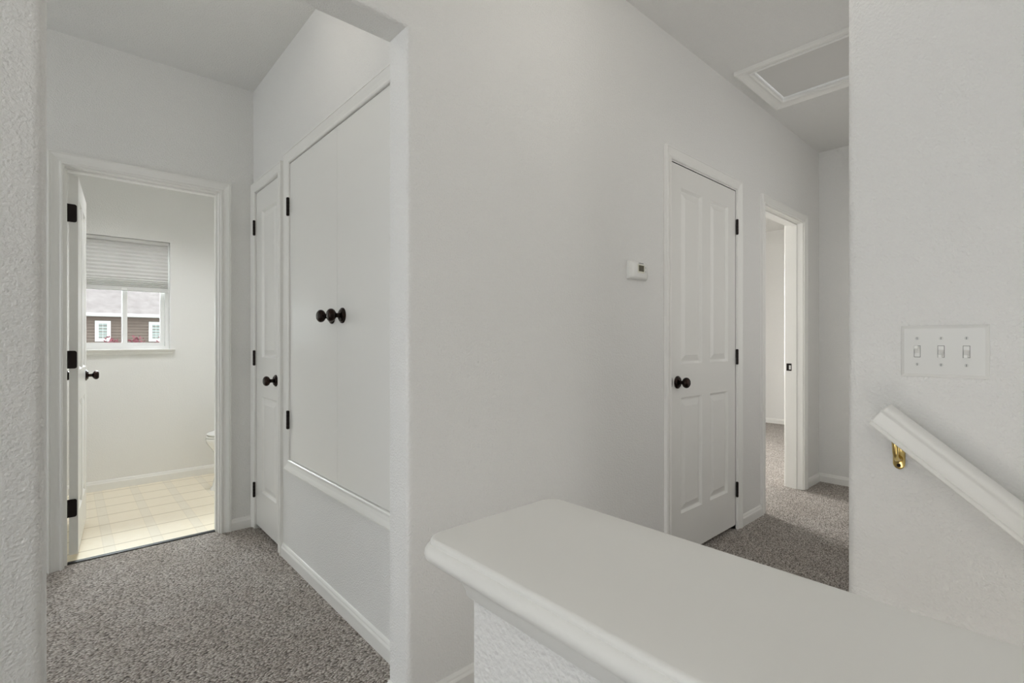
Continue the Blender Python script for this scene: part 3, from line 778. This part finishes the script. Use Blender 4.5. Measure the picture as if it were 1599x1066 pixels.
# windows out of the picture that light the hall and the bedroom; the corridor one is added
def far_window(name, hole, label, P, ctr):
    t = thing(name, ctr, label, 'window', 'structure')
    u0, u1, z0, z1 = hole; um = (u0 + u1) / 2
    for a_, c_ in ((u0, um), (um, u1)):
        bm = bmesh.new(); sweep(bm, [(a_, z0), (a_, z1), (c_, z1), (c_, z0)], [(0, .10), (0, .05), (-.04, .05), (-.04, .10)], P, closed=True)
        obj('sash', bm, 'vinyl_frame', t)
far_window('window_2', LWN, 'large hall window left of the camera', lambda u, v, h: (XL - h, u, v), (XL, (LWN[0] + LWN[1]) / 2, LWN[2]))
far_window('window_4', CWN, 'added window at the unseen corridor end, for fill light', lambda u, v, h: (XL - h, u, v), (XL, (CWN[0] + CWN[1]) / 2, CWN[2]))
t = thing('window_3', (4.80, YW, BWN[2]), 'bedroom window beside the far bedroom wall', 'window', 'structure')
for x0, x1 in ((BWN[0], 4.80), (4.80, BWN[1])):
    s_ = frame_ring(t, 'sash', x0, x1, BWN[2], BWN[3], .04, YW + .06, YW + .10)
    bm = bbox(x0 + .035, x1 - .035, YW + .078, YW + .082, BWN[2] + .035, BWN[3] - .035); obj('pane', bm, 'glass', s_)

# ceiling lamps (out of the picture): lit globes; the one behind the camera is added fill
def globe(x, y_, r_, zc, strength, label, where):
    t = thing('ceiling_light', (x, y_, ZC), label, 'ceiling light')
    bm = bmesh.new(); lathe(bm, [(0, .065), (.015, .065), (.022, .05), (.024, .012), (ZC - zc - r_ + .01, .012)], (x, y_, ZC - .0005), (0, 0, -1), 28); obj('stem', bm, 'screw', t, smooth=True)
    bm = bmesh.new(); lathe(bm, [(-r_ * math.cos(R(q)), r_ * math.sin(R(q))) for q in range(0, 181, 15)], (x, y_, zc), (0, 0, -1), 24)
    obj('lamp_shade', bm, lamp_mat('lit_globe_' + where, strength), t, smooth=True)
globe(1.30, .62, .13, 2.36, LIT['stairs'], 'glass globe lamp over the head of the stairs', 'stairs')
globe(.36, 1.90, .12, 2.42, LIT['small'], 'glass globe lamp in the small corridor', 'corridor')
globe(-.9, -.6, .15, 2.30, LIT['behind'], 'added unseen fill globe in the hall behind the camera', 'room')  # added fill, lifts hall walls and ceiling
t = thing('bath_fill_bar', (1.48, 3.75, 1.70), 'added three globe fill light on the unseen bathroom side wall', 'wall light')  # added fill for the lower bathroom wall
bm = bbox(1.455, 1.4795, 3.45, 4.05, 1.66, 1.74, .006, 2); obj('base', bm, 'screw', t)
for y_ in (3.55, 3.75, 3.95):
    bm = bmesh.new(); lathe(bm, [(-.07 * math.cos(R(q)), .07 * math.sin(R(q))) for q in range(0, 181, 20)], (1.385, y_, 1.70), (0, 0, -1), 18)
    obj('fill_globe', bm, lamp_mat('lit_bath_fill', LIT['bath_fill'], (.97, .985, 1)), t, smooth=True)
for x, y_, lab in ((.22, 4.02, 'added fill spot over the bathroom doorway side'), (.78, 3.92, 'added fill spot beside the toilet')):  # added fill spots, brighten the vinyl and low wall
    t = thing('bath_fill_spot', (x, y_, ZC), lab, 'ceiling light', group='added bathroom fill spots')
    bm = bmesh.new(); lathe(bm, [(0, .085), (.004, .085), (.006, .078), (.001, .066)], (x, y_, ZC), (0, 0, -1), 28); obj('trim_ring', bm, 'screw', t, smooth=True)
    l = bpy.data.lights.new('bath_fill_spot_lamp', 'SPOT'); l.energy = LIT['bath']; l.spot_size = R(118); l.spot_blend = .85; l.shadow_soft_size = .065; l.color = (.97, .985, 1)
    o = bpy.data.objects.new('bath_fill_spot_lamp', l); o.location = (x, y_, ZC - .02); COL.objects.link(o)
t = thing('stair_fill', (PX1, .05, .05), 'added fill light on the unseen stair side of the half wall', 'wall light')  # added glowing panel, fills the low part of the stair wall
bm = bbox(PX1 + .0005, PX1 + .02, -.22, .32, .04, .32, .004, 1); obj('frame', bm, 'screw', t)
bm = bbox(PX1 + .02, PX1 + .024, -.20, .30, .06, .30); obj('diffuser', bm, lamp_mat('lit_stair_fill', LIT['step']), t)

# ------------------------------------------------------------------ daylight and added fill lamps
w = bpy.data.worlds.new('overcast_sky'); SC.world = w; w.use_nodes = True
bg = w.node_tree.nodes['Background']; bg.inputs[0].default_value = (.93, .97, 1.0, 1); bg.inputs[1].default_value = LIT['world']
def portal(name, loc, rot, sx_, sy_):
    l = bpy.data.lights.new(name, 'AREA'); l.shape = 'RECTANGLE'; l.size = sx_; l.size_y = sy_
    l.cycles.is_portal = True
    o = bpy.data.objects.new(name, l); o.location = loc; o.rotation_euler = rot; COL.objects.link(o)
portal('sky_portal_bathroom', ((WN[0] + WN[1]) / 2, YW2 + .01, (WN[2] + WN[3]) / 2), (R(-90), 0, 0), WN[1] - WN[0], WN[3] - WN[2])
def daylight(name, loc, rot, sx_, sy_, watts, col=(1, .985, .96), spread=180):
    l = bpy.data.lights.new(name, 'AREA'); l.shape = 'RECTANGLE'; l.size = sx_; l.size_y = sy_; l.energy = watts; l.color = col; l.spread = R(spread)
    o = bpy.data.objects.new(name, l); o.location = loc; o.rotation_euler = rot; COL.objects.link(o)
daylight('daylight_bedroom', ((BWN[0] + BWN[1]) / 2, YW - .18, (BWN[2] + BWN[3]) / 2), (R(-74), 0, R(-15)), BWN[1] - BWN[0], BWN[3] - BWN[2], LIT['bedroom'], spread=130)
daylight('daylight_bathroom', (.35, 6.0, 2.5), (R(-62), 0, 0), 1.8, 1.5, LIT['bathday'], (.90, .95, 1))
daylight('daylight_hall', (XL - .03, (LWN[0] + LWN[1]) / 2, (LWN[2] + LWN[3]) / 2), (0, R(-90), 0), LWN[3] - LWN[2], LWN[1] - LWN[0], LIT['left'])
daylight('fill_corridor', (XL - .03, (CWN[0] + CWN[1]) / 2, (CWN[2] + CWN[3]) / 2), (0, R(-90), 0), CWN[3] - CWN[2], CWN[1] - CWN[0], LIT['corridor'])  # added fill lamp at the added corridor window

daylight('fill_front_room', (2.90, .10, 1.58), (R(90), 0, 0), 1.6, 1.6, LIT['doorway'])  # added fill lamp in the unseen front room

daylight('fill_downstairs', (.92, -2.30, -.75), (R(115), 0, 0), .80, 1.9, LIT['below'])  # added fill lamp in the stairwell, no window there

# ------------------------------------------------------------------ camera and view
cd = bpy.data.cameras.new('camera'); cd.sensor_width = 36; cd.sensor_fit = 'HORIZONTAL'; cd.lens = 770.0 / 1599 * 36; cd.clip_start = .02; cd.clip_end = 300
cam = bpy.data.objects.new('camera', cd); cam.location = (0, 0, H); cam.rotation_euler = (R(90), 0, -.7351); COL.objects.link(cam)
SC.camera = cam
vs = SC.view_settings
vs.view_transform = 'Standard'; vs.look = 'None'; vs.gamma = 1; vs.use_curve_mapping = False; vs.exposure = 0.0
SC.cycles.max_bounces = 12; SC.cycles.diffuse_bounces = 8; SC.cycles.glossy_bounces = 4; SC.cycles.transparent_max_bounces = 12
SC.cycles.sample_clamp_indirect = 6; SC.cycles.caustics_reflective = False; SC.cycles.caustics_refractive = False
SC.cycles.use_denoising = True
